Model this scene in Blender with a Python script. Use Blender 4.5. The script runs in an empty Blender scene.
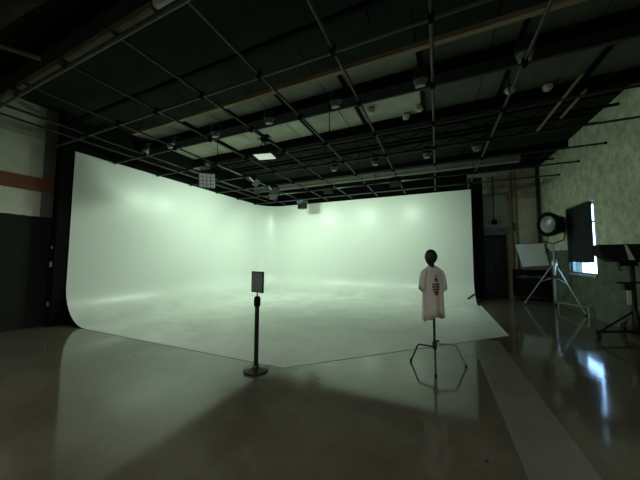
import bpy, bmesh, math, random
from mathutils import Vector, Matrix
random.seed(7)
S = bpy.context.scene
C = S.collection
PI = math.pi

# ------------------------------------------------------------------ camera
YAW, PITCH, ROLL = math.radians(24.2), math.radians(3.75), math.radians(0.25)
fw = Vector((-math.sin(YAW)*math.cos(PITCH), math.cos(YAW)*math.cos(PITCH), math.sin(PITCH)))
rt = Vector((math.cos(YAW), math.sin(YAW), 0)); up = rt.cross(fw)
r2 = math.cos(ROLL)*rt + math.sin(ROLL)*up
u2 = -math.sin(ROLL)*rt + math.cos(ROLL)*up
cam_d = bpy.data.cameras.new('camera'); cam = bpy.data.objects.new('camera', cam_d); C.objects.link(cam)
cam.matrix_world = Matrix(((r2.x, u2.x, -fw.x, 0), (r2.y, u2.y, -fw.y, 0), (r2.z, u2.z, -fw.z, 1.55), (0, 0, 0, 1)))
cam_d.sensor_width = 36.0; cam_d.lens = 260.0/640*36; cam_d.clip_start = 0.05; cam_d.clip_end = 200
S.camera = cam

# ------------------------------------------------------------------ world, exposure
S.view_settings.view_transform = 'Standard'; S.view_settings.look = 'None'
S.view_settings.gamma = 1.0; S.view_settings.use_curve_mapping = False
S.view_settings.exposure = 0.0
w = bpy.data.worlds.new('daylight'); S.world = w; w.use_nodes = True
bg = w.node_tree.nodes['Background']; bg.inputs[0].default_value = (0.34, 0.60, 1.0, 1); bg.inputs[1].default_value = 9.0

# light levels (watts) of the grid fixtures and of the added fill lights
GREEN = (0.74, 1.0, 0.76)
P_CYC, P_PANEL, P_FILL = 53.0, 9.0, 72.0

# ------------------------------------------------------------------ dimensions
XL, YB, CH, CR = -7.75, 10.7, 4.02, 0.85     # cyclorama: wall planes, height, cove radius
YF, XE = 3.1, 1.17                            # its front end, its right-hand end
WL, WR, WB, WF, ZC = -8.05, 3.7, 12.6, -3.5, 5.1
GZ = 4.0                                      # pipe grid height
AY = [1.6 + 1.16*i for i in range(8)]         # pipes running across the room
BX = [-6.48, -5.4, -4.32, -3.24, -2.16, -1.08, 0.0, 1.07]   # pipes running into depth

# ------------------------------------------------------------------ materials
MATS = {}
def mat(name, col, rough=0.6, metal=0.0, var=0.0, scale=6.0, col2=None, bump=0.0, bscale=40.0, spec=0.5, stretch=None):
    if name in MATS: return MATS[name]
    m = bpy.data.materials.new(name); m.use_nodes = True; MATS[name] = m
    nt = m.node_tree; b = nt.nodes['Principled BSDF']
    b.inputs['Base Color'].default_value = (*col, 1); b.inputs['Roughness'].default_value = rough
    b.inputs['Metallic'].default_value = metal; b.inputs['Specular IOR Level'].default_value = spec
    if var > 0 or bump > 0:
        tc = nt.nodes.new('ShaderNodeTexCoord'); mp = nt.nodes.new('ShaderNodeMapping')
        nt.links.new(tc.outputs['Object'], mp.inputs['Vector'])
        if stretch: mp.inputs['Scale'].default_value = stretch
    if var > 0:
        n = nt.nodes.new('ShaderNodeTexNoise'); n.inputs['Scale'].default_value = scale; n.inputs['Detail'].default_value = 8
        n.inputs['Roughness'].default_value = 0.62
        r = nt.nodes.new('ShaderNodeValToRGB'); r.color_ramp.elements[0].position = 0.3; r.color_ramp.elements[1].position = 0.7
        c2 = col2 or tuple(c*(1-var) for c in col)
        r.color_ramp.elements[0].color = (*c2, 1); r.color_ramp.elements[1].color = (*col, 1)
        nt.links.new(mp.outputs[0], n.inputs['Vector']); nt.links.new(n.outputs['Fac'], r.inputs[0])
        nt.links.new(r.outputs[0], b.inputs['Base Color'])
    if bump > 0:
        n2 = nt.nodes.new('ShaderNodeTexNoise'); n2.inputs['Scale'].default_value = bscale; n2.inputs['Detail'].default_value = 6
        bp = nt.nodes.new('ShaderNodeBump'); bp.inputs['Strength'].default_value = bump; bp.inputs['Distance'].default_value = 0.02
        nt.links.new(mp.outputs[0], n2.inputs['Vector']); nt.links.new(n2.outputs['Fac'], bp.inputs['Height'])
        nt.links.new(bp.outputs[0], b.inputs['Normal'])
    return m

def emis(name, col, strength):
    m = bpy.data.materials.new(name); m.use_nodes = True; MATS[name] = m
    b = m.node_tree.nodes['Principled BSDF']; b.inputs['Base Color'].default_value = (0.6, 0.62, 0.58, 1)
    b.inputs['Emission Color'].default_value = (*col, 1); b.inputs['Emission Strength'].default_value = strength
    return m

def banded(name, bands, noise=0.25, nscale=3.0, rough=0.85, bump=0.25, bscale=9.0):
    """paint colours by height (world z), with mottling: bands = [(z_from, colour), ...] low to high"""
    m = bpy.data.materials.new(name); m.use_nodes = True; MATS[name] = m
    nt = m.node_tree; b = nt.nodes['Principled BSDF']; b.inputs['Roughness'].default_value = rough
    b.inputs['Specular IOR Level'].default_value = 0.25
    tc = nt.nodes.new('ShaderNodeTexCoord'); sp = nt.nodes.new('ShaderNodeSeparateXYZ'); nt.links.new(tc.outputs['Object'], sp.inputs[0])
    wob = nt.nodes.new('ShaderNodeTexNoise'); wob.inputs['Scale'].default_value = 5; nt.links.new(tc.outputs['Object'], wob.inputs['Vector'])
    prev = None
    for z, col in bands:
        if prev is None:
            rgb = nt.nodes.new('ShaderNodeRGB'); rgb.outputs[0].default_value = (*col, 1); prev = rgb.outputs[0]; continue
        ma = nt.nodes.new('ShaderNodeMath'); ma.operation = 'MULTIPLY_ADD'; ma.inputs[1].default_value = 0.03; ma.inputs[2].default_value = z - 0.015
        nt.links.new(wob.outputs['Fac'], ma.inputs[0])
        gt = nt.nodes.new('ShaderNodeMath'); gt.operation = 'GREATER_THAN'
        nt.links.new(sp.outputs[2], gt.inputs[0]); nt.links.new(ma.outputs[0], gt.inputs[1])
        mx = nt.nodes.new('ShaderNodeMix'); mx.data_type = 'RGBA'
        nt.links.new(gt.outputs[0], mx.inputs['Factor']); nt.links.new(prev, mx.inputs[6]); mx.inputs[7].default_value = (*col, 1)
        prev = mx.outputs[2]
    n = nt.nodes.new('ShaderNodeTexNoise'); n.inputs['Scale'].default_value = nscale; n.inputs['Detail'].default_value = 10; n.inputs['Roughness'].default_value = 0.65
    nt.links.new(tc.outputs['Object'], n.inputs['Vector'])
    mr = nt.nodes.new('ShaderNodeMapRange'); mr.inputs[1].default_value = 0.3; mr.inputs[2].default_value = 0.7
    mr.inputs[3].default_value = 1-noise; mr.inputs[4].default_value = 1.0
    nt.links.new(n.outputs['Fac'], mr.inputs[0])
    mu = nt.nodes.new('ShaderNodeMix'); mu.data_type = 'RGBA'; mu.blend_type = 'MULTIPLY'; mu.inputs['Factor'].default_value = 1
    nt.links.new(prev, mu.inputs[6]); nt.links.new(mr.outputs[0], mu.inputs[7])
    nt.links.new(mu.outputs[2], b.inputs['Base Color'])
    n2 = nt.nodes.new('ShaderNodeTexNoise'); n2.inputs['Scale'].default_value = bscale; n2.inputs['Detail'].default_value = 8
    nt.links.new(tc.outputs['Object'], n2.inputs['Vector'])
    bp = nt.nodes.new('ShaderNodeBump'); bp.inputs['Strength'].default_value = bump; bp.inputs['Distance'].default_value = 0.03
    nt.links.new(n2.outputs['Fac'], bp.inputs['Height']); nt.links.new(bp.outputs[0], b.inputs['Normal'])
    return m

def floor_mat():
    m = bpy.data.materials.new('polished_concrete'); m.use_nodes = True; MATS['polished_concrete'] = m
    nt = m.node_tree; b = nt.nodes['Principled BSDF']
    tc = nt.nodes.new('ShaderNodeTexCoord')
    n = nt.nodes.new('ShaderNodeTexNoise'); n.inputs['Scale'].default_value = 1.1; n.inputs['Detail'].default_value = 9; n.inputs['Roughness'].default_value = 0.6
    nt.links.new(tc.outputs['Object'], n.inputs['Vector'])
    r = nt.nodes.new('ShaderNodeValToRGB'); r.color_ramp.elements[0].position = 0.3; r.color_ramp.elements[1].position = 0.72
    r.color_ramp.elements[0].color = (0.083, 0.076, 0.055, 1); r.color_ramp.elements[1].color = (0.150, 0.138, 0.102, 1)
    nt.links.new(n.outputs['Fac'], r.inputs[0])
    g = nt.nodes.new('ShaderNodeTexNoise'); g.inputs['Scale'].default_value = 60; g.inputs['Detail'].default_value = 4
    nt.links.new(tc.outputs['Object'], g.inputs['Vector'])
    gr = nt.nodes.new('ShaderNodeMapRange'); gr.inputs[1].default_value = 0.3; gr.inputs[2].default_value = 0.7; gr.inputs[3].default_value = 0.85; gr.inputs[4].default_value = 1.08
    nt.links.new(g.outputs['Fac'], gr.inputs[0])
    mu = nt.nodes.new('ShaderNodeMix'); mu.data_type = 'RGBA'; mu.blend_type = 'MULTIPLY'; mu.inputs['Factor'].default_value = 1
    nt.links.new(r.outputs[0], mu.inputs[6]); nt.links.new(gr.outputs[0], mu.inputs[7])
    v = nt.nodes.new('ShaderNodeTexVoronoi'); v.inputs['Scale'].default_value = 2.4; nt.links.new(tc.outputs['Object'], v.inputs['Vector'])
    lt = nt.nodes.new('ShaderNodeMath'); lt.operation = 'LESS_THAN'; lt.inputs[1].default_value = 0.045; nt.links.new(v.outputs['Distance'], lt.inputs[0])
    mx = nt.nodes.new('ShaderNodeMix'); mx.data_type = 'RGBA'; nt.links.new(lt.outputs[0], mx.inputs['Factor'])
    nt.links.new(mu.outputs[2], mx.inputs[6]); mx.inputs[7].default_value = (0.03, 0.028, 0.022, 1)
    nt.links.new(mx.outputs[2], b.inputs['Base Color'])
    rr = nt.nodes.new('ShaderNodeMapRange'); rr.inputs[1].default_value = 0.3; rr.inputs[2].default_value = 0.7; rr.inputs[3].default_value = 0.06; rr.inputs[4].default_value = 0.12
    nt.links.new(n.outputs['Fac'], rr.inputs[0]); nt.links.new(rr.outputs[0], b.inputs['Roughness'])
    b.inputs['IOR'].default_value = 1.55
    return m

M_FLOOR = floor_mat()
M_STRIPE = mat('patched_concrete', (0.21, 0.205, 0.17), 0.26, var=0.25, scale=2.5, bump=0.03, bscale=50)
def cyc_mat():
    """white cyc paint; foot-worn grey on the floor, fading out up the cove, with a worn patch where people stand"""
    m = bpy.data.materials.new('cyc_paint'); m.use_nodes = True
    nt = m.node_tree; b = nt.nodes['Principled BSDF']; L = nt.links.new
    b.inputs['Roughness'].default_value = 0.34; b.inputs['Specular IOR Level'].default_value = 0.4
    tc = nt.nodes.new('ShaderNodeTexCoord'); sp = nt.nodes.new('ShaderNodeSeparateXYZ'); L(tc.outputs['Object'], sp.inputs[0])
    n = nt.nodes.new('ShaderNodeTexNoise'); n.inputs['Scale'].default_value = 1.3; n.inputs['Detail'].default_value = 9; n.inputs['Roughness'].default_value = 0.65
    L(tc.outputs['Object'], n.inputs['Vector'])
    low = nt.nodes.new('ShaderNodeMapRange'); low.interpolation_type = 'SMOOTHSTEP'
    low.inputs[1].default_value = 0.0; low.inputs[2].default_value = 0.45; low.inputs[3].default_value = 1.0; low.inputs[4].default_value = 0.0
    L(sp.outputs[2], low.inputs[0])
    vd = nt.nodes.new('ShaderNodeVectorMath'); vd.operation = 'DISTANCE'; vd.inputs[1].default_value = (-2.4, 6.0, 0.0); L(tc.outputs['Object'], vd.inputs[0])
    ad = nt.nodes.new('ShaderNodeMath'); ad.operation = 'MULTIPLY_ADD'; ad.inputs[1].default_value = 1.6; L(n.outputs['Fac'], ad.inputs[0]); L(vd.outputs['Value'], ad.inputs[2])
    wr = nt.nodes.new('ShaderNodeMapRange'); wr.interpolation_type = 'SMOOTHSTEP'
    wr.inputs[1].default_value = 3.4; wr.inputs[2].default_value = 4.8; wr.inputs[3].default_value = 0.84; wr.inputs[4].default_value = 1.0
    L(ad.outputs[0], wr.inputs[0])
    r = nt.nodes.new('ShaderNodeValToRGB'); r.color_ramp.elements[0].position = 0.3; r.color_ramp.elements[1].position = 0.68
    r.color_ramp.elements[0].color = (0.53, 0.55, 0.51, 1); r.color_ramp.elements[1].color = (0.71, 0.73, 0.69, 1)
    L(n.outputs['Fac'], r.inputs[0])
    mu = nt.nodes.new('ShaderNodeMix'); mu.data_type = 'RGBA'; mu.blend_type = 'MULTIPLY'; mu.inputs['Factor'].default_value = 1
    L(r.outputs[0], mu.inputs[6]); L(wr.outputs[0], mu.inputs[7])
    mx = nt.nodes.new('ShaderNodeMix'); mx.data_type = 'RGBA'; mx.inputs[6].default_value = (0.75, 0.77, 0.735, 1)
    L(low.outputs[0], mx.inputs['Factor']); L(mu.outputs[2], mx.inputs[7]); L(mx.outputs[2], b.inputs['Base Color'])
    return m
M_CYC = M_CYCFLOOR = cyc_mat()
M_BLACK = mat('black_paint', (0.007, 0.008, 0.007), 0.8, var=0.3, scale=8, spec=0.06)
M_BLACKMET = mat('black_metal', (0.022, 0.024, 0.023), 0.42, metal=0.3)
M_BLACKFAB = mat('black_fabric', (0.012, 0.014, 0.014), 0.95, var=0.3, scale=20, bump=0.2, bscale=200)
M_PIPE = mat('grid_pipe_grey', (0.075, 0.08, 0.07), 0.6, metal=0.1, var=0.25, scale=5)
M_PIPEDARK = mat('grid_pipe_black', (0.035, 0.04, 0.035), 0.55, metal=0.2, var=0.25, scale=5)
M_PIPEMID = mat('grid_pipe_dark_grey', (0.048, 0.052, 0.045), 0.6, metal=0.1, var=0.25, scale=5)
M_TAN = mat('tan_timber', (0.30, 0.235, 0.14), 0.75, var=0.4, scale=4, stretch=(0.4, 6, 6))
M_RUNNER = mat('dull_brown_timber', (0.16, 0.125, 0.08), 0.85, var=0.5, scale=6)
M_CEIL = mat('ceiling_concrete', (0.46, 0.47, 0.375), 0.9, var=0.35, scale=1.6, bump=0.2, bscale=8)
M_CEILDK = mat('ceiling_painted_dark', (0.020, 0.025, 0.019), 0.95, spec=0.15, var=0.35, scale=2.5, bump=0.2, bscale=8)
M_CEILBK = mat('ceiling_black_lagging', (0.045, 0.042, 0.032), 0.95, spec=0.15, var=0.85, scale=4, bump=0.6, bscale=6)
M_BAYDK = mat('ceiling_green_grey', (0.085, 0.098, 0.08), 0.9, var=0.35, scale=1.6)
M_BEAMGREY = mat('beam_grey', (0.22, 0.23, 0.19), 0.8, var=0.3, scale=3)
M_CHROME = mat('chrome_steel', (0.40, 0.42, 0.39), 0.32, metal=0.5)
M_GREYLENS = mat('frosted_lens', (0.24, 0.255, 0.225), 0.35)
M_SHIRT = mat('white_cotton', (0.78, 0.75, 0.705), 0.9, var=0.1, scale=12, bump=0.15, bscale=30)
M_PRINT = mat('red_ink', (0.20, 0.075, 0.065), 0.85)
M_PRINTDK = mat('dark_ink', (0.10, 0.065, 0.06), 0.85)
M_HEAD = mat('black_mannequin', (0.020, 0.026, 0.022), 0.55)
M_RED = mat('red_brown_board', (0.24, 0.085, 0.042), 0.8, var=0.35, scale=5, stretch=(6, 0.6, 6))
M_WHITE = mat('white_plastic', (0.5, 0.5, 0.47), 0.5)
M_BROWN = mat('rusty_brown_paint', (0.30, 0.19, 0.105), 0.7, var=0.4, scale=8)
M_DOOR = mat('dark_door_paint', (0.018, 0.022, 0.020), 0.55, var=0.25, scale=6)
M_RUBBER = mat('rubber', (0.012, 0.012, 0.012), 0.8)
M_BOARD = mat('white_fabric', (0.80, 0.83, 0.75), 0.85, var=0.12, scale=2)
M_GREYBOARD = mat('grey_sign_face', (0.19, 0.26, 0.22), 0.5, var=0.15, scale=9)
M_FRAME = mat('window_frame_paint', (0.30, 0.32, 0.30), 0.55)
M_GLOW = emis('lit_diffuser', (0.85, 1.0, 0.85), 0.45)
M_GLOWDIM = emis('dim_louvre', (0.85, 1.0, 0.85), 0.12)
M_FILL = emis('fill_light_diffuser', (1.0, 0.97, 0.9), 3.0)
M_CYCLENS = emis('cyc_lamp_glass', (0.88, 1.0, 0.86), 1.2)

gl = bpy.data.materials.new('window_glass'); gl.use_nodes = True
gb = gl.node_tree.nodes['Principled BSDF']; gb.inputs['Transmission Weight'].default_value = 1; gb.inputs['Roughness'].default_value = 0.05
gb.inputs['IOR'].default_value = 1.01; gb.inputs['Base Color'].default_value = (0.9, 0.96, 1, 1)

M_WR = banded('right_wall_plaster', [(0, (0.175, 0.20, 0.155)), (1.80, (0.86, 0.87, 0.69))], noise=0.5, nscale=4.5, bump=1.0, bscale=11)
M_WL = banded('left_wall_paint', [(0, (0.018, 0.021, 0.019)), (2.42, (0.76, 0.78, 0.65)), (4.15, (0.50, 0.51, 0.42))], noise=0.3, nscale=2.2)
M_WB = banded('rear_wall_masonry', [(0, (0.66, 0.60, 0.46)), (3.9, (0.42, 0.39, 0.30))], noise=0.35, nscale=3.0)
M_WDARK = mat('pale_room_wall', (0.30, 0.30, 0.27), 0.9, var=0.3, scale=2)

# ------------------------------------------------------------------ mesh helpers
def bm_box(bm, x0, x1, y0, y1, z0, z1, mi=0):
    vs = [bm.verts.new((x, y, z)) for z in (z0, z1) for y in (y0, y1) for x in (x0, x1)]
    for f in ((0, 2, 3, 1), (4, 5, 7, 6), (0, 1, 5, 4), (2, 6, 7, 3), (0, 4, 6, 2), (1, 3, 7, 5)):
        bm.faces.new([vs[i] for i in f]).material_index = mi
def frame_for(d):
    d = d.normalized(); a = Vector((0, 0, 1)) if abs(d.z) < 0.95 else Vector((1, 0, 0))
    s = d.cross(a).normalized(); return s, s.cross(d).normalized()
def bm_tube(bm, pts, r, n=10, caps=True):
    pts = [Vector(p) for p in pts]; rs = r if isinstance(r, (list, tuple)) else [r]*len(pts)
    rings = []
    s, t = frame_for(pts[1]-pts[0])
    for i, p in enumerate(pts):
        d = (pts[min(i+1, len(pts)-1)] - pts[max(i-1, 0)]).normalized()
        s = (s - d*s.dot(d)).normalized(); t = d.cross(s)
        rings.append([bm.verts.new(p + (s*math.cos(2*PI*k/n) + t*math.sin(2*PI*k/n))*rs[i]) for k in range(n)])
    for a, b in zip(rings, rings[1:]):
        for k in range(n):
            f = bm.faces.new((a[k], a[(k+1) % n], b[(k+1) % n], b[k])); f.smooth = True
    if caps:
        bm.faces.new(rings[0][::-1]); bm.faces.new(rings[-1])
def bm_lathe(bm, prof, n=24, ax=None):
    """prof: [(r, z), ...] turned about z"""
    rings = []
    for r, z in prof:
        rings.append([bm.verts.new((max(r, 1e-4)*math.cos(2*PI*k/n), max(r, 1e-4)*math.sin(2*PI*k/n), z)) for k in range(n)])
    for a, b in zip(rings, rings[1:]):
        for k in range(n):
            f = bm.faces.new((a[k], a[(k+1) % n], b[(k+1) % n], b[k])); f.smooth = True
    bm.faces.new(rings[0][::-1]); bm.faces.new(rings[-1])
def bm_prism(bm, pts, y0, y1):
    """polygon of (x, z) extruded along y"""
    a = [bm.verts.new((x, y0, z)) for x, z in pts]; b = [bm.verts.new((x, y1, z)) for x, z in pts]; n = len(pts)
    bm.faces.new(a); bm.faces.new(b[::-1])
    for k in range(n): bm.faces.new((a[k], b[k], b[(k+1) % n], a[(k+1) % n]))
def finish(name, bm, m, parent=None, loc=None, rot=None, bevel=0.0, sharp=True):
    bmesh.ops.recalc_face_normals(bm, faces=bm.faces)
    if bevel > 0:
        bmesh.ops.bevel(bm, geom=[e for e in bm.edges if len(e.link_faces) == 2 and e.calc_face_angle(0) > 0.6], offset=bevel, segments=2, affect='EDGES', clamp_overlap=True)
    if sharp:
        for e in bm.edges:
            if len(e.link_faces) == 2 and e.calc_face_angle(0) > 0.7: e.smooth = False
    me = bpy.data.meshes.new(name); bm.to_mesh(me); bm.free()
    for mm in (m if isinstance(m, (list, tuple)) else [m]): me.materials.append(mm)
    o = bpy.data.objects.new(name, me); C.objects.link(o)
    if parent is not None: o.parent = parent
    if loc is not None: o.location = loc
    if rot is not None: o.rotation_euler = rot
    return o
def box(name, b, m, parent=None, bevel=0.0, **k):
    bm = bmesh.new(); bm_box(bm, *b); return finish(name, bm, m, parent, bevel=bevel, **k)
def tube(name, pts, r, m, parent=None, n=10, **k):
    bm = bmesh.new(); bm_tube(bm, pts, r, n); return finish(name, bm, m, parent, **k)
def lathe(name, prof, m, parent=None, n=24, **k):
    bm = bmesh.new(); bm_lathe(bm, prof, n); return finish(name, bm, m, parent, **k)
def thing(name, label, cat, loc=(0, 0, 0), rz=0, group=None, rot=None):
    o = bpy.data.objects.new(name, None); C.objects.link(o); o.empty_display_size = 0.1
    o.location = loc; o.rotation_euler = rot or (0, 0, rz); return tag(o, label, cat, group)
def tag(o, label, cat, group=None):
    o['label'] = label; o['category'] = cat
    if group: o['group'] = group
    return o
def struct(o, label=None):
    o['kind'] = 'structure'
    if label: o['label'] = label
    return o
def dup(root, loc=None, rot=None, label=None):
    r = root.copy(); C.objects.link(r)
    if loc is not None: r.location = loc
    if rot is not None: r.rotation_euler = rot
    if label: r['label'] = label
    for ch in list(root.children):
        c = ch.copy(); C.objects.link(c); c.parent = r
        for g in list(ch.children):
            d = g.copy(); C.objects.link(d); d.parent = c
    return r
def aim(p, q):
    """rotation that turns local -Z from p towards q"""
    return (Vector(q) - Vector(p)).to_track_quat('-Z', 'Y').to_euler()
def lamp(name, parent, power, size, col=GREEN, loc=(0, 0, 0), rot=(0, 0, 0), spread=150, size_y=None):
    d = bpy.data.lights.new(name, 'AREA'); d.energy = power; d.color = col; d.size = size; d.spread = math.radians(spread)
    d.shape = 'DISK'
    if size_y: d.shape = 'RECTANGLE'; d.size_y = size_y
    o = bpy.data.objects.new(name, d); C.objects.link(o); o.parent = parent; o.location = loc; o.rotation_euler = rot
    return o

# ================================================================== THE ROOM
struct(box('floor', (WL-0.3, WR+0.3, WF-0.3, WB+0.3, -0.2, 0.0), M_FLOOR), 'dark polished concrete studio floor')
st = struct(box('trim_1', (0.55, 1.02, -3.2, 5.9, 0.0, 0.003), M_STRIPE), 'paler concrete strip patched into the dark polished floor')

# right-hand wall with its window opening
wy0, wy1, wz0, wz1 = 8.93, 10.44, 1.10, 3.04
bm = bmesh.new()
bm_box(bm, WR, WR+0.3, WF-0.3, wy0, 0, ZC+0.2); bm_box(bm, WR, WR+0.3, wy1, WB+0.3, 0, ZC+0.2)
bm_box(bm, WR, WR+0.3, wy0, wy1, 0, wz0); bm_box(bm, WR, WR+0.3, wy0, wy1, wz1, ZC+0.2)
struct(finish('wall_right', bm, M_WR), 'rough plastered wall, pale above and dark green below')
win = bpy.data.objects.new('window_1', None); C.objects.link(win); struct(win, 'daylit window behind a black blackout cloth')
fx0, fx1 = WR+0.06, WR+0.12
for nm, b in (('window_frame', (fx0, fx1, wy0, wy0+0.05, wz0, wz1)), ('window_frame', (fx0, fx1, wy1-0.05, wy1, wz0, wz1)),
              ('window_frame', (fx0, fx1, wy0+0.05, wy1-0.05, wz0, wz0+0.05)), ('window_frame', (fx0, fx1, wy0+0.05, wy1-0.05, wz1-0.05, wz1)),
              ('top_vent', (fx0, fx1, wy0+0.05, wy1-0.05, 2.5, 2.54))):
    box(nm, b, M_FRAME, win)
for z0, z1 in ((wz0+0.05, 2.5), (2.54, wz1-0.05)):
    box('pane', (WR+0.085, WR+0.093, wy0+0.05, wy1-0.05, z0, z1), gl, win)
box('window_sill', (WR-0.05, WR+0.06, wy0-0.04, wy1+0.04, wz0-0.05, wz0), M_FRAME, win)

# left-hand wall, board band
struct(box('wall_left', (WL-0.3, WL, WF-0.3, WB+0.3, 0, ZC+0.2), M_WL), 'left wall, black below and pale plaster above')
t = struct(box('trim_2', (WL, WL+0.06, WF, 2.866, 2.98, 3.27), M_RED, bevel=0.006), 'red brown board band along the left wall')

# rear wall with doorway
dx0, dx1, dz = 1.68, 2.60, 2.48
bm = bmesh.new()
bm_box(bm, WL, dx0, WB, WB+0.3, 0, ZC+0.2); bm_box(bm, dx1, WR, WB, WB+0.3, 0, ZC+0.2); bm_box(bm, dx0, dx1, WB, WB+0.3, dz, ZC+0.2)
struct(finish('wall_back', bm, M_WB), 'brown grey masonry wall behind the white cyclorama')
dr = bpy.data.objects.new('door_1', None); C.objects.link(dr); struct(dr, 'dark double door in the rear wall')
box('door_leaf', (dx0+0.05, (dx0+dx1)/2-0.004, WB+0.08, WB+0.13, 0.01, dz-0.06), M_DOOR, dr, bevel=0.004)
box('door_leaf', ((dx0+dx1)/2+0.004, dx1-0.05, WB+0.08, WB+0.13, 0.01, dz-0.06), M_DOOR, dr, bevel=0.004)
box('door_frame', (dx0, dx0+0.05, WB-0.015, WB+0.15, 0, dz), M_BLACK, dr)
box('door_frame', (dx1-0.05, dx1, WB-0.015, WB+0.15, 0, dz), M_BROWN, dr)
box('door_frame', (dx0+0.05, dx1-0.05, WB-0.015, WB+0.15, dz-0.06, dz), M_BLACK, dr)
box('door_light_block', (dx0+0.02, dx1-0.02, WB+0.15, WB+0.29, 0.0, dz-0.01), M_BLACK, dr)  # added backing that blocks outside daylight leaking around the door leaves
tube('door_handle', [(2.05, WB+0.08, 1.05), (2.05, WB+0.03, 1.05), (1.95, WB+0.03, 1.05)], 0.012, M_CHROME, dr)
struct(box('trim_3', (dx0-0.1, dx1+0.06, WB-0.05, WB, dz+0.02, dz+0.30), mat('lintel_grey', (0.26, 0.28, 0.23), 0.8, var=0.25, scale=4)), 'grey lintel over the dark doorway')
struct(box('trim_4', (dx0+0.03, dx1+0.02, WB-0.025, WB, 3.32, 4.1), mat('pale_panel', (0.66, 0.66, 0.52), 0.85, var=0.25, scale=2)), 'pale panel on the masonry above the lintel')
struct(box('wall_front', (WL-0.3, WR+0.3, WF-0.3, WF, 0, ZC+0.2), M_WDARK), 'studio wall on the camera side')

struct(box('wall_left_upper', (WL, WL+0.02, 3.1, WB, 3.8, ZC), M_BLACK), 'thin black panel on the wall above the left cyclorama side')  # thin black sheets laid over the upper left and back walls
struct(box('wall_back_upper', (WL+0.03, 1.25, WB-0.02, WB, 3.6, ZC), M_BLACK), 'thin black panel on the wall above the back cyclorama side')
# ceiling: slab, bays of panels, beams
ce = bpy.data.objects.new('ceiling', None); C.objects.link(ce); struct(ce, 'black painted ceiling of beams and grey concrete bays')
box('slab', (WL-0.3, WR+0.3, WF-0.3, WB+0.3, ZC+0.06, ZC+0.25), M_CEILDK, ce)
def bay(y0, y1, m, xs, z=ZC, gap=0.02, m2=None):
    for a, b in zip(xs, xs[1:]):
        box('ceiling_panel', (a+gap/2, b-gap/2, y0, y1, z, z+0.06 + (ZC-z)), m2 if (m2 and a > -0.3) else m, ce)
XS = [WL, -6.6, -5.1, -3.6, -2.1, -0.25, 0.9, 2.3, WR]
bay(WF, 1.72, M_CEILBK, [WL, -5.0, -2.0, 1.0, WR], z=4.75)
bay(1.74, 3.55, M_CEILDK, [WL, -4.4, -0.8, WR], z=4.9)
bay(3.57, 4.42, M_CEILDK, XS)
bay(4.44, 4.98, M_BEAMGREY, XS, m2=M_BAYDK)
bay(5.36, 6.62, M_CEIL, XS, m2=M_BAYDK)
bay(6.80, 10.03, M_CEILDK, XS)
bay(10.22, WB, M_CEILDK, XS)
def beam(y0, y1, z0, z1, m, x0=WL, x1=WR, nm='beam'):
    return box(nm, (x0, x1, y0, y1, z0, z1), m, ce)
beam(5.0, 5.34, 4.89, ZC+0.06, M_BLACK)
beam(4.98, 5.36, 4.87, 4.89, M_BLACK, nm='beam_flange')
beam(6.64, 6.78, 4.86, ZC+0.06, M_BLACK)
beam(10.0, 10.24, 4.66, 4.9, M_BEAMGREY, WL, 2.5)
beam(10.05, 10.2, 4.9, ZC+0.06, M_BLACK)
beam(3.62, 3.70, 4.42, 4.49, M_TAN, -6.5, 2.6, nm='timber_runner')
for xa, xb in ((-7.3, -6.0), (-5.7, -4.5), (-4.3, -2.6)): beam(1.545, 1.60, 4.06, 4.13, M_RUNNER, xa, xb, nm='timber_runner')
box('rail_highlight', (-2.55, -2.2, 1.53, 1.60, 4.05, 4.13), M_WHITE, ce, bevel=0.02)  # white block standing for a bright highlight by the rail
beam(1.60, 1.74, 4.45, 4.75, M_BLACK)
for x, y0, y1 in ((2.42, 5.9, 8.3), (2.70, 6.5, 7.6)):
    tube('conduit', [(x, y0, 4.8), (x, y1, 4.8)], 0.028, M_TAN, ce, n=8)
# open-web joists in the dark bays
def joist(y, z0, z1, x0, x1, step):
    j = box('joist', (x0, x1, y-0.03, y+0.03, z0, z0+0.045), M_BLACK, ce)
    box('joist_chord', (x0, x1, y-0.03, y+0.03, z1-0.04, z1), M_BLACK, j)
    x = x0; bm = bmesh.new(); k = 0
    while x + step <= x1:
        a, b = (z0+0.03, z1-0.03) if k % 2 == 0 else (z1-0.03, z0+0.03)
        bm_tube(bm, [(x, y, a), (x+step, y, b)], 0.012, 6); x += step; k += 1
    finish('joist_web', bm, M_BLACK, j)
beam(2.92, 2.98, 4.60, 4.66, M_BLACK, nm='joist')
joist(7.45, 4.80, 5.09, -7.9, 3.6, 0.45)
joist(8.3, 4.80, 5.09, -7.9, 3.6, 0.45)
joist(10.8, 4.80, 5.09, -7.9, 3.6, 0.45)
# cross ribs in the pale bays
for x in (-6.0, -4.55, -3.1, -1.65, -0.2, 1.3, 2.7):
    box('rib', (x-0.03, x+0.03, 4.46, 4.97, 5.02, ZC), M_BLACK, ce); box('rib', (x-0.03, x+0.03, 5.38, 6.6, 5.02, ZC), M_BLACK, ce)
# lagged duct in the near corner
tube('duct', [(-7.7, 1.15, 4.55), (-5.6, 1.0, 4.5), (-3.6, 1.15, 4.55), (1.0, 1.1, 4.55)], 0.16, M_CEILBK, ce, n=14)
tube('conduit', [(-8.0, 0.4, 4.5), (-5.2, 1.2, 4.3), (-5.0, 1.55, 4.3)], 0.03, M_RUNNER, ce, n=8)

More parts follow.
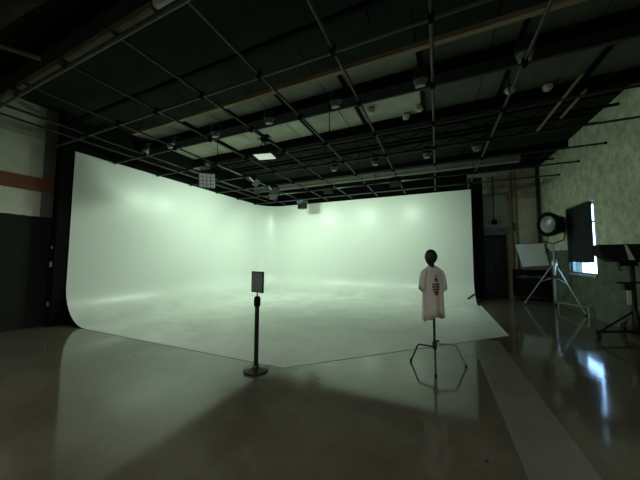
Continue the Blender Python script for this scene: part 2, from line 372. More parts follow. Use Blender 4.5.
# ================================================================== CYCLORAMA
NA = 14
path = []                                         # (point, inward normal) from the front of the left wall round to the right end
RC = 0.95
for k in range(13): path.append((Vector((XL, YF + (YB-RC-YF)*k/12, 0)), Vector((1, 0, 0))))
for k in range(1, NA):
    a = PI/2*k/NA; path.append((Vector((XL+RC-RC*math.cos(a), YB-RC+RC*math.sin(a), 0)), Vector((math.cos(a), -math.sin(a), 0))))
for k in range(13): path.append((Vector((XL+RC + (XE-XL-RC)*k/12, YB, 0)), Vector((0, -1, 0))))
FZ = 0.006
prof = [(-0.10, 0.0), (-0.10, CH), (0.0, CH)] + [(0.0, CR + (CH-CR)*(1-k/6)) for k in range(1, 7)]
prof += [(CR-CR*math.cos(PI/2*k/12), FZ+(CR-FZ)*(1-math.sin(PI/2*k/12))) for k in range(1, 13)] + [(CR, 0.0)]
bm = bmesh.new(); rings = []
for p, n in path: rings.append([bm.verts.new(p + n*o + Vector((0, 0, z))) for o, z in prof])
for a, b in zip(rings, rings[1:]):
    for k in range(len(prof)):
        f = bm.faces.new((a[k], b[k], b[(k+1) % len(prof)], a[(k+1) % len(prof)])); f.smooth = True
        f.material_index = 0 if 1 <= k < len(prof)-1 else 1
for rg in (rings[0], rings[-1]): bm.faces.new(rg).material_index = 1
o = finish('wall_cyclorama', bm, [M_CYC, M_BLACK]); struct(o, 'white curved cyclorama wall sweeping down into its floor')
poly = [p + n*CR for p, n in path] + [Vector((1.27, YB-CR, 0)), Vector((1.27, 6.38, 0)), Vector((-2.0, 3.2, 0)), Vector((XL+CR, YF, 0))]
pl = []
for v in poly:
    if not pl or (v-pl[-1]).length > 1e-4: pl.append(v)
if (pl[0]-pl[-1]).length < 1e-4: pl.pop()
bm = bmesh.new(); a = [bm.verts.new(v + Vector((0, 0, 0.0005))) for v in pl]; b = [bm.verts.new(v + Vector((0, 0, FZ))) for v in pl]
bm.faces.new(a[::-1]); bm.faces.new(b)
for k in range(len(pl)): bm.faces.new((a[k], a[(k+1) % len(pl)], b[(k+1) % len(pl)], b[k]))
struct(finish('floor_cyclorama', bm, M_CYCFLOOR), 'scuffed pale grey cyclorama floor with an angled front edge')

# black return column at the front end of the cyclorama
cl = struct(box('wall_return', (WL, XL-0.02, 2.87, 3.09, 0, ZC), M_BLACK), 'black painted return column beside the cyclorama')
struct(box('wall_pilaster', (WL, WL+0.05, 2.68, 2.868, 2.42, ZC), mat('pilaster_shaded_white', (0.17, 0.175, 0.145), 0.9, var=0.25, scale=4)), 'narrow white pilaster beside the black column, its shade painted in as grey')  # white pilaster, with its shadow put into the grey colour
def plate(z, lab, w2, h2, m, kind):
    r = thing('wall_switch', lab, 'switch', (-7.90, 2.869, z), group='switch plates on the black column')
    box('plate', (-w2, w2, -0.012, 0, -h2, h2), m, r, bevel=0.003); box(kind, (-w2*0.35, w2*0.35, -0.02, -0.012, -h2*0.45, h2*0.45), M_WHITE, r)
plate(1.74, 'small round-ended wall switch, topmost on the black column', 0.025, 0.035, M_WHITE, 'toggle')
plate(1.36, 'square white switch plate, middle one on the black column', 0.055, 0.06, M_WHITE, 'rocker')
plate(0.48, 'grey socket plate lowest on the black column near the floor', 0.05, 0.055, mat('grey_plate', (0.2, 0.21, 0.19), 0.5), 'socket')

# black drape between the cyclorama end and the door
bm = bmesh.new(); n = 24; fr = []; bk = []
for k in range(n+1):
    x = 1.16 + 0.46*k/n; y = 11.35 + 0.04*math.sin(k*1.7); fr.append((x, y)); bk.append((x, y+0.015))
for z0, z1 in ((0.015, 4.6),):
    A = [bm.verts.new((x, y, z0)) for x, y in fr]; B = [bm.verts.new((x, y, z1)) for x, y in fr]
    A2 = [bm.verts.new((x, y, z0)) for x, y in bk]; B2 = [bm.verts.new((x, y, z1)) for x, y in bk]
    for k in range(n):
        for q in ((A[k], A[k+1], B[k+1], B[k]), (A2[k+1], A2[k], B2[k], B2[k+1]), (A[k], A2[k], A2[k+1], A[k+1]), (B[k], B[k+1], B2[k+1], B2[k])):
            bm.faces.new(q).smooth = True
    bm.faces.new((A[0], B[0], B2[0], A2[0])); bm.faces.new((A[n], A2[n], B2[n], B[n]))
tag(finish('black_drape', bm, M_BLACKFAB), 'tall narrow black drape hanging past the end of the cyclorama', 'curtain')
tag(tube('prop_rod', [(0.93, 10.28, 0.15), (1.04, 10.38, 0.225), (1.15, 10.46, 0.30)], 0.022, M_BLACKMET), 'short black prop rod against the end of the cyclorama', 'rod')

# ================================================================== LIGHTING GRID
grid = thing('lighting_grid', 'overhead steel pipe lighting grid under the dark ceiling', 'lighting grid', (0, 0, 0))
PR = 0.021
for i, y in enumerate(AY):
    tube('cross_pipe', [(-7.95, y, GZ), (3.32, y, GZ)], PR, M_PIPEDARK if i > 2 else M_PIPE, grid)
    tube('pipe_end_cap', [(3.30, y, GZ), (3.345, y, GZ)], PR+0.008, M_BLACK, grid)
for x in BX:
    tube('depth_pipe', [(x, 1.52, GZ+2*PR), (x, 10.45, GZ+2*PR)], PR, M_PIPEDARK if x < -2.5 else M_PIPEMID, grid)
tube('depth_pipe', [(-7.15, -2.8, GZ+0.12), (-7.15, 10.3, GZ+0.12)], PR, M_PIPEDARK, grid)
bm = bmesh.new(); bm_box(bm, -0.03, 0.03, -0.036, 0.036, -0.032, 0.08)
c0 = finish('pipe_clamp', bm, M_BLACK, grid, bevel=0.008); first = True
for y in AY[1:]:
    for x in BX:
        c = c0 if first else c0.copy()
        if not first: C.objects.link(c); c.parent = grid
        c.location = (x, y, GZ); first = False
for y in (5.08, 7.4, 9.72):
    for x in (-5.4, -2.16, 1.07):
        tube('hanger_rod', [(x+0.09, y, GZ), (x+0.09, y, 4.93)], 0.009, M_BLACK, grid, n=6)

# --- lamp cans bracketed to the beams
def make_can(label):
    r = thing('lamp_can', label, 'spotlight', group='lamp cans on the ceiling beams')
    lathe('can_body', [(0.088, 0.0), (0.095, 0.01), (0.095, 0.09), (0.075, 0.15), (0.03, 0.17)], M_BLACKMET, r, n=24)
    lathe('lens', [(0.045, -0.085), (0.062, -0.08), (0.076, -0.02), (0.078, 0.0)], M_GREYLENS, r, n=24)
    tube('bracket_arm', [(0.0, 0.02, 0.16), (0.0, 0.10, 0.20), (0.0, 0.21, 0.20)], 0.014, M_BLACKMET, r, n=8)
    return r
cans = [(-0.20, 4.75, 4.68, 'nearest the pipe that looks upright'), (-1.80, 4.75, 4.68, 'below the steep pipe left of centre'),
        (-5.06, 4.75, 4.68, 'third from the left end of the black beam'), (-6.72, 4.75, 4.68, 'second from the left end of the black beam'),
        (-7.85, 4.75, 4.68, 'at the left end of the black beam'), (-3.42, 4.75, 4.68, 'behind the drop pole of the lit panel'),
        (1.30, 4.75, 4.68, 'at the right end of the black beam'),
        (-0.20, 8.02, 4.56, 'on the far joist by the upright-looking pipe'), (-1.72, 8.02, 4.56, 'far back on the joist, middle of its row'),
        (-3.1, 8.02, 4.56, 'far back on the joist, left end of its row'), (1.05, 8.02, 4.56, 'far back on the joist, right end of its row')]
can0 = None
for x, y, z, where in cans:
    lab = 'black lamp can with grey lens ' + where
    if can0 is None: c = can0 = make_can(lab)
    else: c = dup(can0, label=lab)
    c.location = (x, y, z); c.scale = (1.35, 1.2, 1.35)
    c.rotation_euler = (0, 0, random.uniform(-0.1, 0.1))
# --- pale domes on the ceiling bay
def make_dome(label):
    r = thing('ceiling_dome', label, 'ceiling dome', group='pale domes on the ceiling')
    lathe('dome', [(0.02, -0.10), (0.06, -0.09), (0.085, -0.05), (0.09, 0.0)], M_WHITE, r, n=20)
    lathe('dome_base', [(0.05, 0.0), (0.06, 0.01), (0.06, 0.04)], M_BLACKMET, r, n=20)
    return r
dome0 = None
DOMES = [(-0.29, 6.3, 'left of the upright-looking pipe, larger pair member'), (-0.62, 6.55, 'left of the upright-looking pipe, further from it'),
         (-1.36, 5.95, 'in the pale bay near the steep middle pipe'), 
         (1.46, 6.35, 'on the right, beside the steep right-hand pipe'), (2.14, 6.55, 'furthest right, near the tan conduits')]
for x, y, where in DOMES:
    lab = 'pale dome fitting on the ceiling ' + where
    if dome0 is None: c = dome0 = make_dome(lab)
    else: c = dup(dome0, label=lab)
    c.location = (x, y, ZC-0.04)

# --- hanging panel light with a lit underside
pnl = thing('panel_light', 'square panel light with pale lit underside on a drop pole', 'studio light', (-3.26, 4.40, 3.66), rz=math.radians(12))
box('housing', (-0.22, 0.22, -0.17, 0.17, 0.0, 0.09), M_BLACKMET, pnl, bevel=0.012)
box('diffuser', (-0.19, 0.19, -0.14, 0.14, -0.012, 0.0), M_GLOW, pnl)
tube('drop_pole', [(0, 0, 0.09), (0, 0, 0.40)], 0.018, M_BLACKMET, pnl)
tube('brace', [(-0.18, -0.05, 0.09), (-0.02, 0, 0.34)], 0.009, M_BLACKMET, pnl, n=6)
tube('brace', [(0.18, 0.05, 0.09), (0.02, 0, 0.34)], 0.009, M_BLACKMET, pnl, n=6)
box('pole_clamp', (-0.09, 0.09, -0.05, 0.05, 0.33, 0.46), M_BLACK, pnl, bevel=0.01)
tube('clamp_knob', [(-0.15, -0.06, 0.36), (-0.08, -0.04, 0.37)], 0.02, M_CHROME, pnl, n=8)
tube('clamp_knob', [(0.08, -0.04, 0.37), (0.15, -0.06, 0.38)], 0.02, M_CHROME, pnl, n=8)
lamp('panel_lamp', pnl, P_PANEL, 0.36, loc=(0, 0, -0.02), size_y=0.26, spread=150)

# --- egg-crate light
eg = thing('louvre_light', 'pale egg-crate louvre light hung above the left cyclorama wall', 'studio light', (-5.75, 5.15, 3.64), rot=(math.radians(-72), 0, math.radians(40)))
box('housing', (-0.2, 0.2, -0.2, 0.2, 0.03, 0.14), M_BLACKMET, eg, bevel=0.01)
box('back_panel', (-0.19, 0.19, -0.19, 0.19, 0.02, 0.03), M_GLOWDIM, eg)
for k in range(5):
    q = -0.19 + 0.38*k/4
    box('louvre', (q-0.006, q+0.006, -0.19, 0.19, -0.03, 0.02), M_GREYLENS, eg); box('louvre', (-0.19, 0.19, q-0.006, q+0.006, -0.03, 0.02), M_GREYLENS, eg)
tube('hanger', [(0, 0.1, 0.13), (0, 0.28, 0.24)], 0.012, M_BLACKMET, eg, n=8)
bx = thing('ballast_box', 'dark ballast box clamped above the egg-crate light', 'ballast', (-5.5, 4.75, 3.82))
box('case', (-0.2, 0.2, -0.12, 0.12, 0.0, 0.14), M_BLACKMET, bx, bevel=0.01); box('bracket', (-0.03, 0.03, -0.03, 0.03, 0.14, 0.23), M_BLACK, bx)
box('case_label', (0.2, 0.204, -0.06, 0.06, 0.03, 0.11), M_GREYLENS, bx)

# --- cyc lights near the walls
def cyc_light(label, loc, target, power):
    r = thing('cyc_light', label, 'studio light', loc, rot=aim(loc, target), group='cyc lights under the grid')
    box('housing', (-0.16, 0.16, -0.11, 0.11, 0.0, 0.12), M_BLACKMET, r, bevel=0.012)
    box('glass', (-0.14, 0.14, -0.09, 0.09, -0.01, 0.0), M_CYCLENS, r)
    for s in (-1, 1): box('barn_door', (-0.16, 0.16, s*0.115-0.004, s*0.115+0.004, -0.10, 0.02), M_BLACKMET, r)
    up_l = r.rotation_euler.to_matrix().inverted() @ Vector((0, 0, 1))
    tube('hanger', [Vector((0, 0, 0.08)), Vector((0, 0, 0.08)) + up_l*(GZ-loc[2]-0.02)], 0.012, M_BLACKMET, r, n=8)
    lamp('cyc_lamp', r, power, 0.28, loc=(0, 0, -0.105), size_y=0.18, spread=165)
cyc_light('cyc light hung nearest the cyclorama corner, aimed at the back wall', (-5.4, 7.9, 3.80), (-5.5, 10.7, 1.2), P_CYC)
cyc_light('cyc light hung over the middle of the back cyclorama wall', (-3.24, 7.9, 3.80), (-3.3, 10.7, 1.2), P_CYC*0.9)
cyc_light('cyc light hung over the right half of the back cyclorama wall', (-1.08, 7.9, 3.80), (-0.9, 10.7, 1.2), P_CYC*0.7)
cyc_light('cyc light aimed at the far end of the left cyclorama wall', (-4.9, 7.1, 3.80), (-7.75, 7.5, 1.2), P_CYC)
cyc_light('cyc light aimed at the middle of the left cyclorama wall', (-4.9, 6.1, 3.80), (-7.75, 5.4, 1.2), P_CYC*0.8)
# --- small hanging projector
pj = thing('projector', 'small dark projector hanging below the grid at the cyclorama corner', 'projector', (-5.2, 9.72, 3.70), rz=math.radians(-20))
box('mount', (-0.2, 0.2, -0.16, 0.16, 0.14, 0.26), mat('bluish_metal', (0.07, 0.09, 0.11), 0.5, metal=0.3), pj, bevel=0.01)
box('case', (-0.17, 0.17, -0.13, 0.13, -0.10, 0.12), M_BLACKMET, pj, bevel=0.012)
box('face_plate', (-0.14, 0.14, -0.138, -0.13, -0.08, 0.06), M_BLACK, pj)
tube('drop_pole', [(0, 0, 0.26), (0, 0, 0.32)], 0.02, M_BLACKMET, pj)

# --- added fill lights behind the camera, unseen, brightening shirt front and right wall
for wx in (-4.0, 1.2):
    wl = thing('fill_light', 'long added ceiling fill light, unseen behind the camera, ' + ('left one' if wx < 0 else 'right one'), 'ceiling light', (wx, -1.6, 4.3), group='added ceiling fill lights')
    box('housing', (-0.62, 0.62, -0.09, 0.09, 0.0, 0.07), M_WHITE, wl, bevel=0.01); box('diffuser', (-0.6, 0.6, -0.075, 0.075, -0.02, 0.0), M_FILL, wl)
    for q in (-0.45, 0.45): tube('drop_rod', [(q, 0, 0.07), (q, 0, 0.46)], 0.008, M_BLACKMET, wl, n=6)
    lamp('fill_lamp', wl, P_FILL, 1.2, col=(1.0, 0.97, 0.90), loc=(0, 0, -0.03), size_y=0.15, spread=170)

# ================================================================== SIGN STANCHION
sx, sy = -2.29, 2.98
sn = thing('sign_stanchion', 'black post on a round base holding a dark upright sign', 'sign stand', (sx, sy, 0), rz=math.radians(-10))
lathe('base', [(0.165, FZ*0), (0.17, 0.012), (0.165, 0.026), (0.06, 0.042), (0.045, 0.055), (0.034, 0.075)], M_BLACKMET, sn, n=40)
lathe('post', [(0.030, 0.05), (0.030, 0.86), (0.030, 0.861)], M_BLACKMET, sn, n=20)
lathe('post_head', [(0.030, 0.86), (0.044, 0.875), (0.046, 0.96), (0.040, 0.99), (0.02, 1.005)], M_BLACK, sn, n=20)
tube('sign_stem', [(0, 0, 1.0), (0, 0, 1.06)], 0.010, M_CHROME, sn, n=8)
sf = box('sign_frame', (-0.118, 0.118, -0.011, 0.011, 1.055, 1.345), M_BLACKMET, sn, bevel=0.004)
box('sign_sheet', (-0.104, 0.104, -0.0125, -0.011, 1.07, 1.33), M_GREYBOARD, sf)
box('sheet_footer', (-0.090, 0.090, -0.0135, -0.0125, 1.083, 1.090), mat('footer_ink', (0.10, 0.13, 0.11), 0.6), sf)

# ================================================================== C-STAND WITH SHIRT AND HEAD
cx, cy = -0.06, 4.13
cs = thing('c_stand', 'steel three-legged stand carrying the t-shirt', 'light stand', (cx, cy, 0))
tube('column', [(0, 0, 0.22), (0, 0, 0.80)], 0.017, M_BLACKMET, cs); tube('riser', [(0, 0, 0.78), (0, 0, 1.46)], 0.012, M_BLACKMET, cs)
lathe('leg_collar', [(0.026, 0.25), (0.03, 0.26), (0.03, 0.345), (0.026, 0.355)], M_BLACKMET, cs, n=16)
for i, (fxx, fyy, hz) in enumerate(((-0.39-cx, 4.20-cy, 0.285), (0.34-cx, 4.30-cy, 0.325), (-0.05-cx, 3.80-cy, 0.265))):
    kx, ky = fxx*0.70, fyy*0.70
    lg = tube('leg', [(0, 0, hz), (kx*0.9, ky*0.9, hz-0.01), (kx, ky, hz-0.03), (fxx*0.98, fyy*0.98, 0.03)], 0.0125, M_CHROME if i == 1 else M_BLACKMET, cs)
    lathe('foot', [(0.016, 0.0), (0.018, 0.01), (0.016, 0.04)], M_RUBBER, lg, n=10, loc=(fxx, fyy, 0))
tube('knob', [(0.02, 0, 0.36), (0.06, 0.01, 0.37)], 0.014, M_BLACKMET, cs, n=8)
tube('shirt_bar', [(-0.11, 0, 1.375), (0, 0, 1.41), (0.11, 0, 1.375)], 0.010, M_BLACKMET, cs, rot=(0, 0, math.radians(36)))

# t-shirt, left side nearer the camera
ts = thing('t_shirt', 'white printed t-shirt hanging on the steel stand', 't-shirt', (cx-0.005, cy, -0.015), rz=math.radians(36))
ts.scale = (0.64, 0.66, 1.0)
levels = [(1.452, 0.060, 0.055), (1.445, 0.085, 0.07), (1.425, 0.135, 0.085), (1.40, 0.19, 0.095), (1.36, 0.225, 0.10), (1.30, 0.232, 0.105), (1.20, 0.236, 0.11),
          (1.08, 0.240, 0.112), (0.95, 0.246, 0.112), (0.82, 0.252, 0.112), (0.70, 0.258, 0.112)]
n = 48; bm = bmesh.new(); rings = []
def shirt_ring(z, a, b, f):
    out = []
    for k in range(n):
        th = 2*PI*k/n; c, s = math.cos(th), math.sin(th)
        fold = f*(0.020*math.sin(5*th+1.1) + 0.012*math.sin(9*th+0.4) + 0.008*math.sin(13*th))
        x = a*math.copysign(abs(c)**0.75, c)*(1+fold*1.0); y = b*math.copysign(abs(s)**0.8, s) + fold*1.0
        zz = z + (0.018*math.sin(3*th+0.6) + 0.010*math.sin(7*th))*f*f
        if z > 1.44 and s < 0: zz -= 0.03*(-s)
        out.append((x, y, zz + 0.10*x*f))
    return out
for i, (z, a, b) in enumerate(levels):
    rings.append([bm.verts.new(p) for p in shirt_ring(z, a, b, max(0, min(1, (1.35-z)/0.5)))])
inner = [bm.verts.new((v.co.x*0.95, v.co.y*0.95, v.co.z+0.004)) for v in rings[-1]]; rings.append(inner)
inn2 = [bm.verts.new((v.co.x*0.95, v.co.y*0.95, 1.2)) for v in rings[-1]]; rings.append(inn2)
for a, b in zip(rings, rings[1:]):
    for k in range(n): bm.faces.new((a[k], a[(k+1) % n], b[(k+1) % n], b[k])).smooth = True
neck = [bm.verts.new((v.co.x*0.8, v.co.y*0.8, v.co.z-0.03)) for v in rings[0]]
for k in range(n): bm.faces.new((neck[k], neck[(k+1) % n], rings[0][(k+1) % n], rings[0][k])).smooth = True
finish('shirt_body', bm, M_SHIRT, ts, sharp=False)
for s in (-1, 1):
    bm = bmesh.new(); rg = []
    for q, (x, z, ra, rb) in enumerate(((0.16, 1.36, 0.055, 0.075), (0.22, 1.335, 0.075, 0.085), (0.255, 1.26, 0.085, 0.085), (0.275, 1.17, 0.09, 0.085), (0.282, 1.10, 0.093, 0.085), (0.27, 1.105, 0.085, 0.078), (0.25, 1.2, 0.07, 0.07))):
        tilt = min(1.0, q/2)*math.radians(58) if q < 5 else math.radians(58)
        d = Vector((s*math.sin(PI/2-tilt), 0, -math.cos(PI/2-tilt))); nx = Vector((-d.z*s, 0, d.x*s))
        rg.append([bm.verts.new(Vector((s*x, 0, z)) + nx*ra*math.cos(2*PI*k/20)*0.72 + Vector((0, 1, 0))*rb*math.sin(2*PI*k/20)*(1+0.06*math.sin(3*k))) for k in range(20)])
    for a, b in zip(rg, rg[1:]):
        for k in range(20): bm.faces.new((a[k], a[(k+1) % 20], b[(k+1) % 20], b[k])).smooth = True
    bm.faces.new(rg[0][::-1])
    finish('sleeve', bm, M_SHIRT, ts, sharp=False)
def front_y(x, z):
    zs = sorted(levels, key=lambda l: abs(l[0]-z))[0]
    c = min(0.999, abs(x)/zs[1]); s = (1-(c**(1/0.75))**2)**0.5
    th = math.atan2(-s, math.copysign(c**(1/0.75), x)); f = max(0, min(1, (1.35-z)/0.5))
    fold = f*(0.020*math.sin(5*th+1.1)+0.012*math.sin(9*th+0.4)+0.008*math.sin(13*th))
    return -zs[2]*s**0.8 + fold
def patch(name, pts, m):
    bm = bmesh.new(); a = []; b = []
    for x, z in pts:
        y = front_y(x, z); a.append(bm.verts.new((x, y-0.009, z))); b.append(bm.verts.new((x, y+0.004, z)))
    k = len(pts); bm.faces.new(a); bm.faces.new(b[::-1])
    for i in range(k): bm.faces.new((a[i], b[i], b[(i+1) % k], a[(i+1) % k]))
    return finish(name, bm, m, ts)
patch('print', [(0.0, 1.325), (0.012, 1.325), (0.016, 1.285), (0.045, 1.26), (0.04, 1.235), (0.022, 1.24), (0.02, 1.21), (-0.012, 1.21), (-0.014, 1.245), (-0.05, 1.24), (-0.05, 1.255), (-0.012, 1.27)], M_PRINT)
for z, w0 in ((1.185, 0.09), (1.15, 0.095), (1.115, 0.085), (1.08, 0.075), (1.05, 0.05)):
    xs = [-w0, -w0*0.45, -w0*0.35, w0*0.3, w0*0.42, w0]
    for x0, x1 in ((xs[0], xs[1]), (xs[2], xs[3]), (xs[4], xs[5])):
        patch('print', [(x0, z+0.013), (x1, z+0.013), (x1, z-0.012), (x0, z-0.012)], M_PRINTDK if z > 1.06 else M_PRINT)

# mannequin head
hd = thing('mannequin_head', 'black mannequin head on top of the t-shirt stand', 'mannequin head', (cx-0.02, cy, 1.43), rz=math.radians(-42))
bm = bmesh.new(); N, MR = 28, 20; rings = []
for j in range(1, MR):
    ph = PI*j/MR; ring = []
    for k in range(N):
        th = 2*PI*k/N
        x, y, z = math.sin(ph)*math.cos(th), math.sin(ph)*math.sin(th), math.cos(ph)
        front = max(0.0, -y)
        X = x*0.078*(1 - 0.28*max(0, -z)**1.2); Y = y*0.098; Z = z*0.115
        if z < 0: Y = Y*(1-0.25*(-z)) - 0.018*(-z)*front
        Y -= 0.034*max(0, -z-0.40)*(1 if y < 0 else 0.4)
        nose = math.exp(-((x/0.16)**2 + ((z+0.18)/0.2)**2))*front; Y -= 0.022*nose
        eye = math.exp(-(((abs(x)-0.38)/0.16)**2 + ((z-0.05)/0.13)**2))*front; Y += 0.010*eye
        mouth = math.exp(-((x/0.28)**2 + ((z+0.55)/0.07)**2))*front; Y -= 0.006*mouth
        ear = math.exp(-(((y-0.1)/0.2)**2 + ((z+0.02)/0.22)**2))*abs(x)**6; X += 0.012*ear*math.copysign(1, x)
        ring.append(bm.verts.new((X, Y, Z+0.125)))
    rings.append(ring)
tp = bm.verts.new((0, 0, 0.24)); bt = bm.verts.new((0, -0.01, 0.012))
for a, b in zip(rings, rings[1:]):
    for k in range(N): bm.faces.new((a[k], b[k], b[(k+1) % N], a[(k+1) % N])).smooth = True
for k in range(N):
    bm.faces.new((tp, rings[0][k], rings[0][(k+1) % N])).smooth = True; bm.faces.new((bt, rings[-1][(k+1) % N], rings[-1][k])).smooth = True
finish('head', bm, M_HEAD, hd, sharp=False)
lathe('neck', [(0.022, -0.035), (0.022, -0.01), (0.040, 0.0), (0.042, 0.05)], M_HEAD, hd, n=16)

# ================================================================== BIG FRESNEL ON ITS STAND
lx, ly = 3.20, 10.2
fs = thing('tripod_stand', 'tall chrome tripod stand under the big round lamp', 'light stand', (lx+0.06, ly, 0))
tube('column', [(0, 0, 0.25), (0, 0, 1.45)], 0.035, M_CHROME, fs, n=14); tube('riser', [(0, 0, 1.40), (0, 0, 1.985)], 0.022, M_CHROME, fs, n=12)
lathe('collar', [(0.05, 1.30), (0.075, 1.32), (0.075, 1.46), (0.05, 1.49)], M_CHROME, fs, n=18)
lathe('brace_collar', [(0.05, 0.92), (0.07, 0.93), (0.07, 1.02), (0.05, 1.03)], M_BLACKMET, fs, n=18)
for fx_, fy_ in ((2.60-lx-0.06, 10.75-ly), (3.62-lx-0.06, 9.40-ly), (3.50-lx-0.06, 11.0-ly)):
    lg = tube('leg', [(0.03*fx_, 0.03*fy_, 1.38), (fx_, fy_, 0.03)], 0.017, M_CHROME, fs)
    lathe('foot', [(0.03, 0.0), (0.034, 0.015), (0.03, 0.05)], M_RUBBER, lg, n=12, loc=(fx_, fy_, 0))
    tube('brace', [(0, 0, 0.97), (fx_*0.42, fy_*0.42, 0.81)], 0.012, M_CHROME, fs, n=8)
# lamp head: local -Y is the lens side
fl = thing('fresnel_lamp', 'big round fresnel lamp head with pale glass lens on the tripod', 'studio light', (lx+0.06, ly, 1.99), rz=math.radians(-46))
fl.scale = (0.80, 0.88, 1.03)
hb = lathe('housing', [(0.16, -0.30), (0.30, -0.22), (0.34, 0.0), (0.355, 0.16), (0.355, 0.22), (0.33, 0.225)], M_BLACKMET, fl, n=40, loc=(0, 0, 0.57), rot=(PI/2, 0, 0))
lathe('lens_rim', [(0.36, 0.20), (0.365, 0.21), (0.365, 0.255), (0.345, 0.262), (0.255, 0.24), (0.255, 0.235)], M_BLACK, fl, n=40, loc=(0, 0, 0.57), rot=(PI/2, 0, 0))
lens = lathe('lens', [(0.25, 0.235), (0.25, 0.243)] + [(0.25-0.25*k/10, 0.245+0.03*math.sin(PI/2*k/10) + (0.006 if k % 2 else 0)) for k in range(0, 11)], mat('fresnel_glass', (0.20, 0.215, 0.185), 0.25), fl, n=40, loc=(0, 0, 0.57), rot=(PI/2, 0, 0))
for s in (-1, 1): tube('yoke_arm', [(0, 0, 0.0), (s*0.34, 0, 0.10), (s*0.40, 0, 0.30), (s*0.40, 0, 0.57), (s*0.35, 0, 0.57)], 0.02, M_BLACKMET, fl)
lathe('yoke_knob', [(0.03, 0), (0.04, 0.01), (0.04, 0.05), (0.02, 0.055)], M_BLACK, fl, n=12, loc=(-0.42, 0, 0.57), rot=(0, -PI/2, 0))
box('lamp_back', (-0.20, 0.20, 0.22, 0.40, 0.32, 0.82), M_BLACKMET, fl, bevel=0.03)
tube('power_cord', [(-0.10, -0.1, 0.24), (-0.12, -0.14, 0.05), (-0.12, -0.14, -0.15)], 0.010, M_RUBBER, fl, n=8)
box('cord_plug', (-0.17, -0.07, -0.18, -0.10, -0.30, -0.15), M_RUBBER, fl, bevel=0.01)

# low steel rail on the floor by the wall
ra = thing('floor_rail', 'low bare steel rail standing on the floor beside the tripod', 'rail', (0, 0, 0))
tube('rail', [(3.36, 10.35, 0.20), (3.58, 9.15, 0.26)], 0.025, M_CHROME, ra); tube('rail_leg', [(3.58, 9.15, 0.26), (3.58, 9.15, 0.0)], 0.022, M_CHROME, ra); tube('rail_leg', [(3.36, 10.35, 0.20), (3.36, 10.35, 0.0)], 0.022, M_CHROME, ra)

# blackout over the window
bk = thing('blackout_cloth', 'black cloth hung over the daylit window from a silver bar', 'blackout cloth', (3.66, 9.7, 0))
bm = bmesh.new(); n = 20; F = []; G = []
for k in range(n+1):
    y = -0.755 + 1.435*k/n; x = -0.012*math.sin(k*1.1); F.append((x, y)); G.append((x+0.012, y))
A = [bm.verts.new((x, y, 1.43+0.01*math.sin(y*6))) for x, y in F]; B = [bm.verts.new((x, y, 3.03)) for x, y in F]
A2 = [bm.verts.new((x, y, 1.43+0.01*math.sin(y*6))) for x, y in G]; B2 = [bm.verts.new((x, y, 3.03)) for x, y in G]
for k in range(n):
    for q in ((A[k], A[k+1], B[k+1], B[k]), (A2[k+1], A2[k], B2[k], B2[k+1]), (A[k], A2[k], A2[k+1], A[k+1]), (B[k], B[k+1], B2[k+1], B2[k])): bm.faces.new(q).smooth = True
bm.faces.new((A[0], B[0], B2[0], A2[0])); bm.faces.new((A[n], A2[n], B2[n], B[n]))
finish('cloth', bm, mat('blackout_fabric', (0.014, 0.018, 0.022), 0.8), bk)
tube('top_bar', [(-0.03, -0.70, 3.04), (-0.03, 0.55, 3.04)], 0.022, M_CHROME, bk)

# ================================================================== CASE AND WHITE PANEL
fc = thing('flight_case', 'dark wheeled flight case under the white tilted panel', 'case', (3.16, 12.05, 0))
box('case_body', (-0.5, 0.45, -0.28, 0.28, 0.12, 0.86), M_BLACK, fc, bevel=0.01); box('case_lid', (-0.5, 0.45, -0.28, 0.28, 0.87, 1.12), M_BLACK, fc, bevel=0.01)
for z in (0.12, 0.83, 0.87): box('edge_trim', (-0.51, 0.46, -0.29, -0.28, z, z+0.03), mat('dull_trim', (0.07, 0.075, 0.065), 0.5, metal=0.4), fc)
for x in (-0.25, 0.2): box('latch', (x-0.05, x+0.05, -0.30, -0.28, 0.80, 0.92), M_PIPE, fc)
for x in (-0.4, 0.35):
    for y in (-0.2, 0.2): tube('caster', [(x-0.02, y, 0.06), (x+0.02, y, 0.06)], 0.06, M_RUBBER, fc, n=16)
pn = thing('reflector_panel', 'white tilted reflector panel resting on the dark flight case', 'reflector', (3.22, 11.83, 1.125), rot=(math.radians(-14), 0, math.radians(6)))
bm = bmesh.new(); bm_prism(bm, [(-0.36, 0.10), (0.46, 0.17), (0.40, 1.0), (-0.47, 0.97)], 0, 0.03); finish('panel_face', bm, M_BOARD, pn)
bm = bmesh.new(); bm_prism(bm, [(-0.34, 0.0), (0.49, 0.0), (0.48, 0.17), (-0.36, 0.10)], -0.01, 0.05); finish('panel_foot', bm, mat('pinkish_brown_board', (0.16, 0.125, 0.10), 0.8, var=0.2, scale=5), pn)
bm = bmesh.new(); bm_prism(bm, [(-0.48, 0.972), (0.41, 1.002), (0.41, 1.02), (-0.48, 0.99)], -0.01, 0.04); finish('panel_edge', bm, M_BLACK, pn)

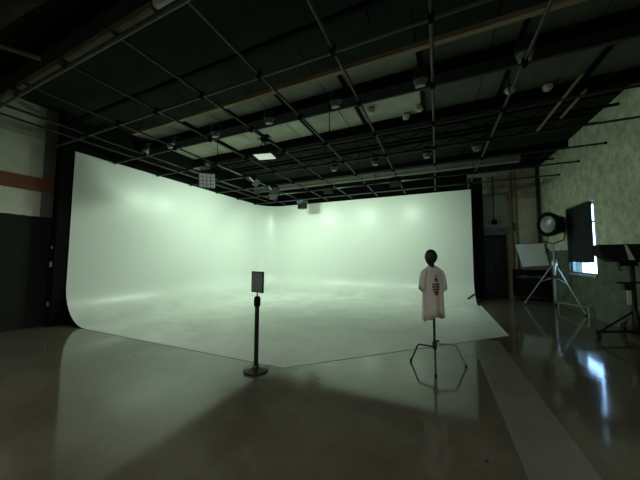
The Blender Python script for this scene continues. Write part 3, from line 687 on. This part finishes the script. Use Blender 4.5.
# pipes and emergency light on the rear wall
for x, lab, r in ((2.74, 'brown vertical pipe beside the dark doorway', 0.045), (2.90, 'thinner brown vertical pipe next to the brickwork', 0.03)):
    p = thing('wall_pipe', lab, 'pipe', (x, WB-0.06, 0)); tube('pipe_run', [(0, 0, 0), (0, 0, ZC-0.1)], r, M_BROWN, p)
    for z in (1.0, 2.7, 4.0): box('pipe_bracket', (-r-0.03, r+0.03, -0.01, 0.055, z, z+0.04), M_BROWN, p)
    if r > 0.04: box('junction_box', (0.03, 0.10, -0.09, -0.02, 2.62, 2.95), M_PIPE, p, bevel=0.008)
tag(tube('corner_pipe', [(3.60, WB-0.12, 0), (3.60, WB-0.12, ZC)], 0.05, M_BLACKMET), 'dark vertical pipe in the corner by the rough plaster wall', 'pipe')
el = thing('emergency_light', 'twin-headed emergency light on the lintel over the doorway', 'emergency light', (2.16, WB-0.05, 2.90))
box('battery_case', (-0.09, 0.09, -0.10, 0, 0.0, 0.2), M_BLACK, el, bevel=0.01)
for s in (-1, 1): lathe('lamp_head', [(0.03, -0.05), (0.075, 0.02), (0.075, 0.04), (0.06, 0.045)], M_GREYLENS, el, n=18, loc=(s*0.16, -0.09, 0.10), rot=(math.radians(80), 0, 0))
tube('conduit', [(0, -0.03, 0.2), (0, -0.03, 2.0)], 0.018, M_BLACK, el, n=8)

# ================================================================== ROLLING RIG AT THE RIGHT EDGE
rx, ry = 3.46, 7.15
rg = thing('rolling_stand', 'black wheeled stand by the right-hand wall', 'light stand', (rx, ry, 0))
tube('column', [(0, 0, 0.12), (0, 0, 1.50)], 0.045, M_BLACKMET, rg, n=14)
lathe('hub', [(0.09, 0.10), (0.11, 0.13), (0.11, 0.36), (0.08, 0.42), (0.05, 0.56)], M_BLACKMET, rg, n=18)
box('white_label', (-0.115, -0.060, -0.07, -0.045, 0.66, 0.93), M_BOARD, rg); box('grip_head', (-0.14, 0.02, -0.06, 0.06, 0.93, 1.08), M_BLACKMET, rg, bevel=0.01)
tube('tie_bar', [(-0.25, -0.05, 1.07), (0.22, 0.02, 1.09)], 0.018, M_BLACKMET, rg)
for fx_, fy_ in ((-0.70, -0.36), (0.10, -0.85), (0.10, 0.6)):
    lg = tube('leg', [(0, 0, 0.15), (fx_, fy_, 0.15)], 0.026, M_BLACKMET, rg); tube('leg_brace', [(0, 0, 0.54), (fx_*0.9, fy_*0.9, 0.17)], 0.020, M_BLACKMET, rg)
    tube('wheel', [(fx_-0.025, fy_, 0.07), (fx_+0.025, fy_, 0.07)], 0.07, M_RUBBER, lg, n=18)
    box('caster_fork', (fx_-0.035, fx_+0.035, fy_-0.02, fy_+0.02, 0.09, 0.18), M_BLACKMET, lg)
sb = thing('soft_box', 'black fabric soft box with a pale slit on the wheeled stand', 'studio light', (rx-0.08, ry, 1.50))
bm = bmesh.new(); bm_prism(bm, [(-0.44, 0.32), (-0.40, 0.10), (-0.22, -0.02), (0.22, -0.02), (0.22, 0.33)], -0.15, 0.15); finish('hood', bm, M_BLACKFAB, sb, bevel=0.015)
bm = bmesh.new(); bm_prism(bm, [(-0.07, 0.31), (-0.045, 0.31), (0.055, 0.02), (-0.02, 0.02)], -0.175, -0.148); finish('pale_edge', bm, M_BOARD, sb)
box('bracket', (-0.12, 0.16, -0.05, 0.05, -0.10, -0.02), M_BLACKMET, sb, bevel=0.01)
tube('crank', [(-0.12, -0.08, -0.04), (-0.16, -0.12, -0.16), (-0.10, -0.12, -0.18)], 0.015, M_PIPE, sb, n=8)
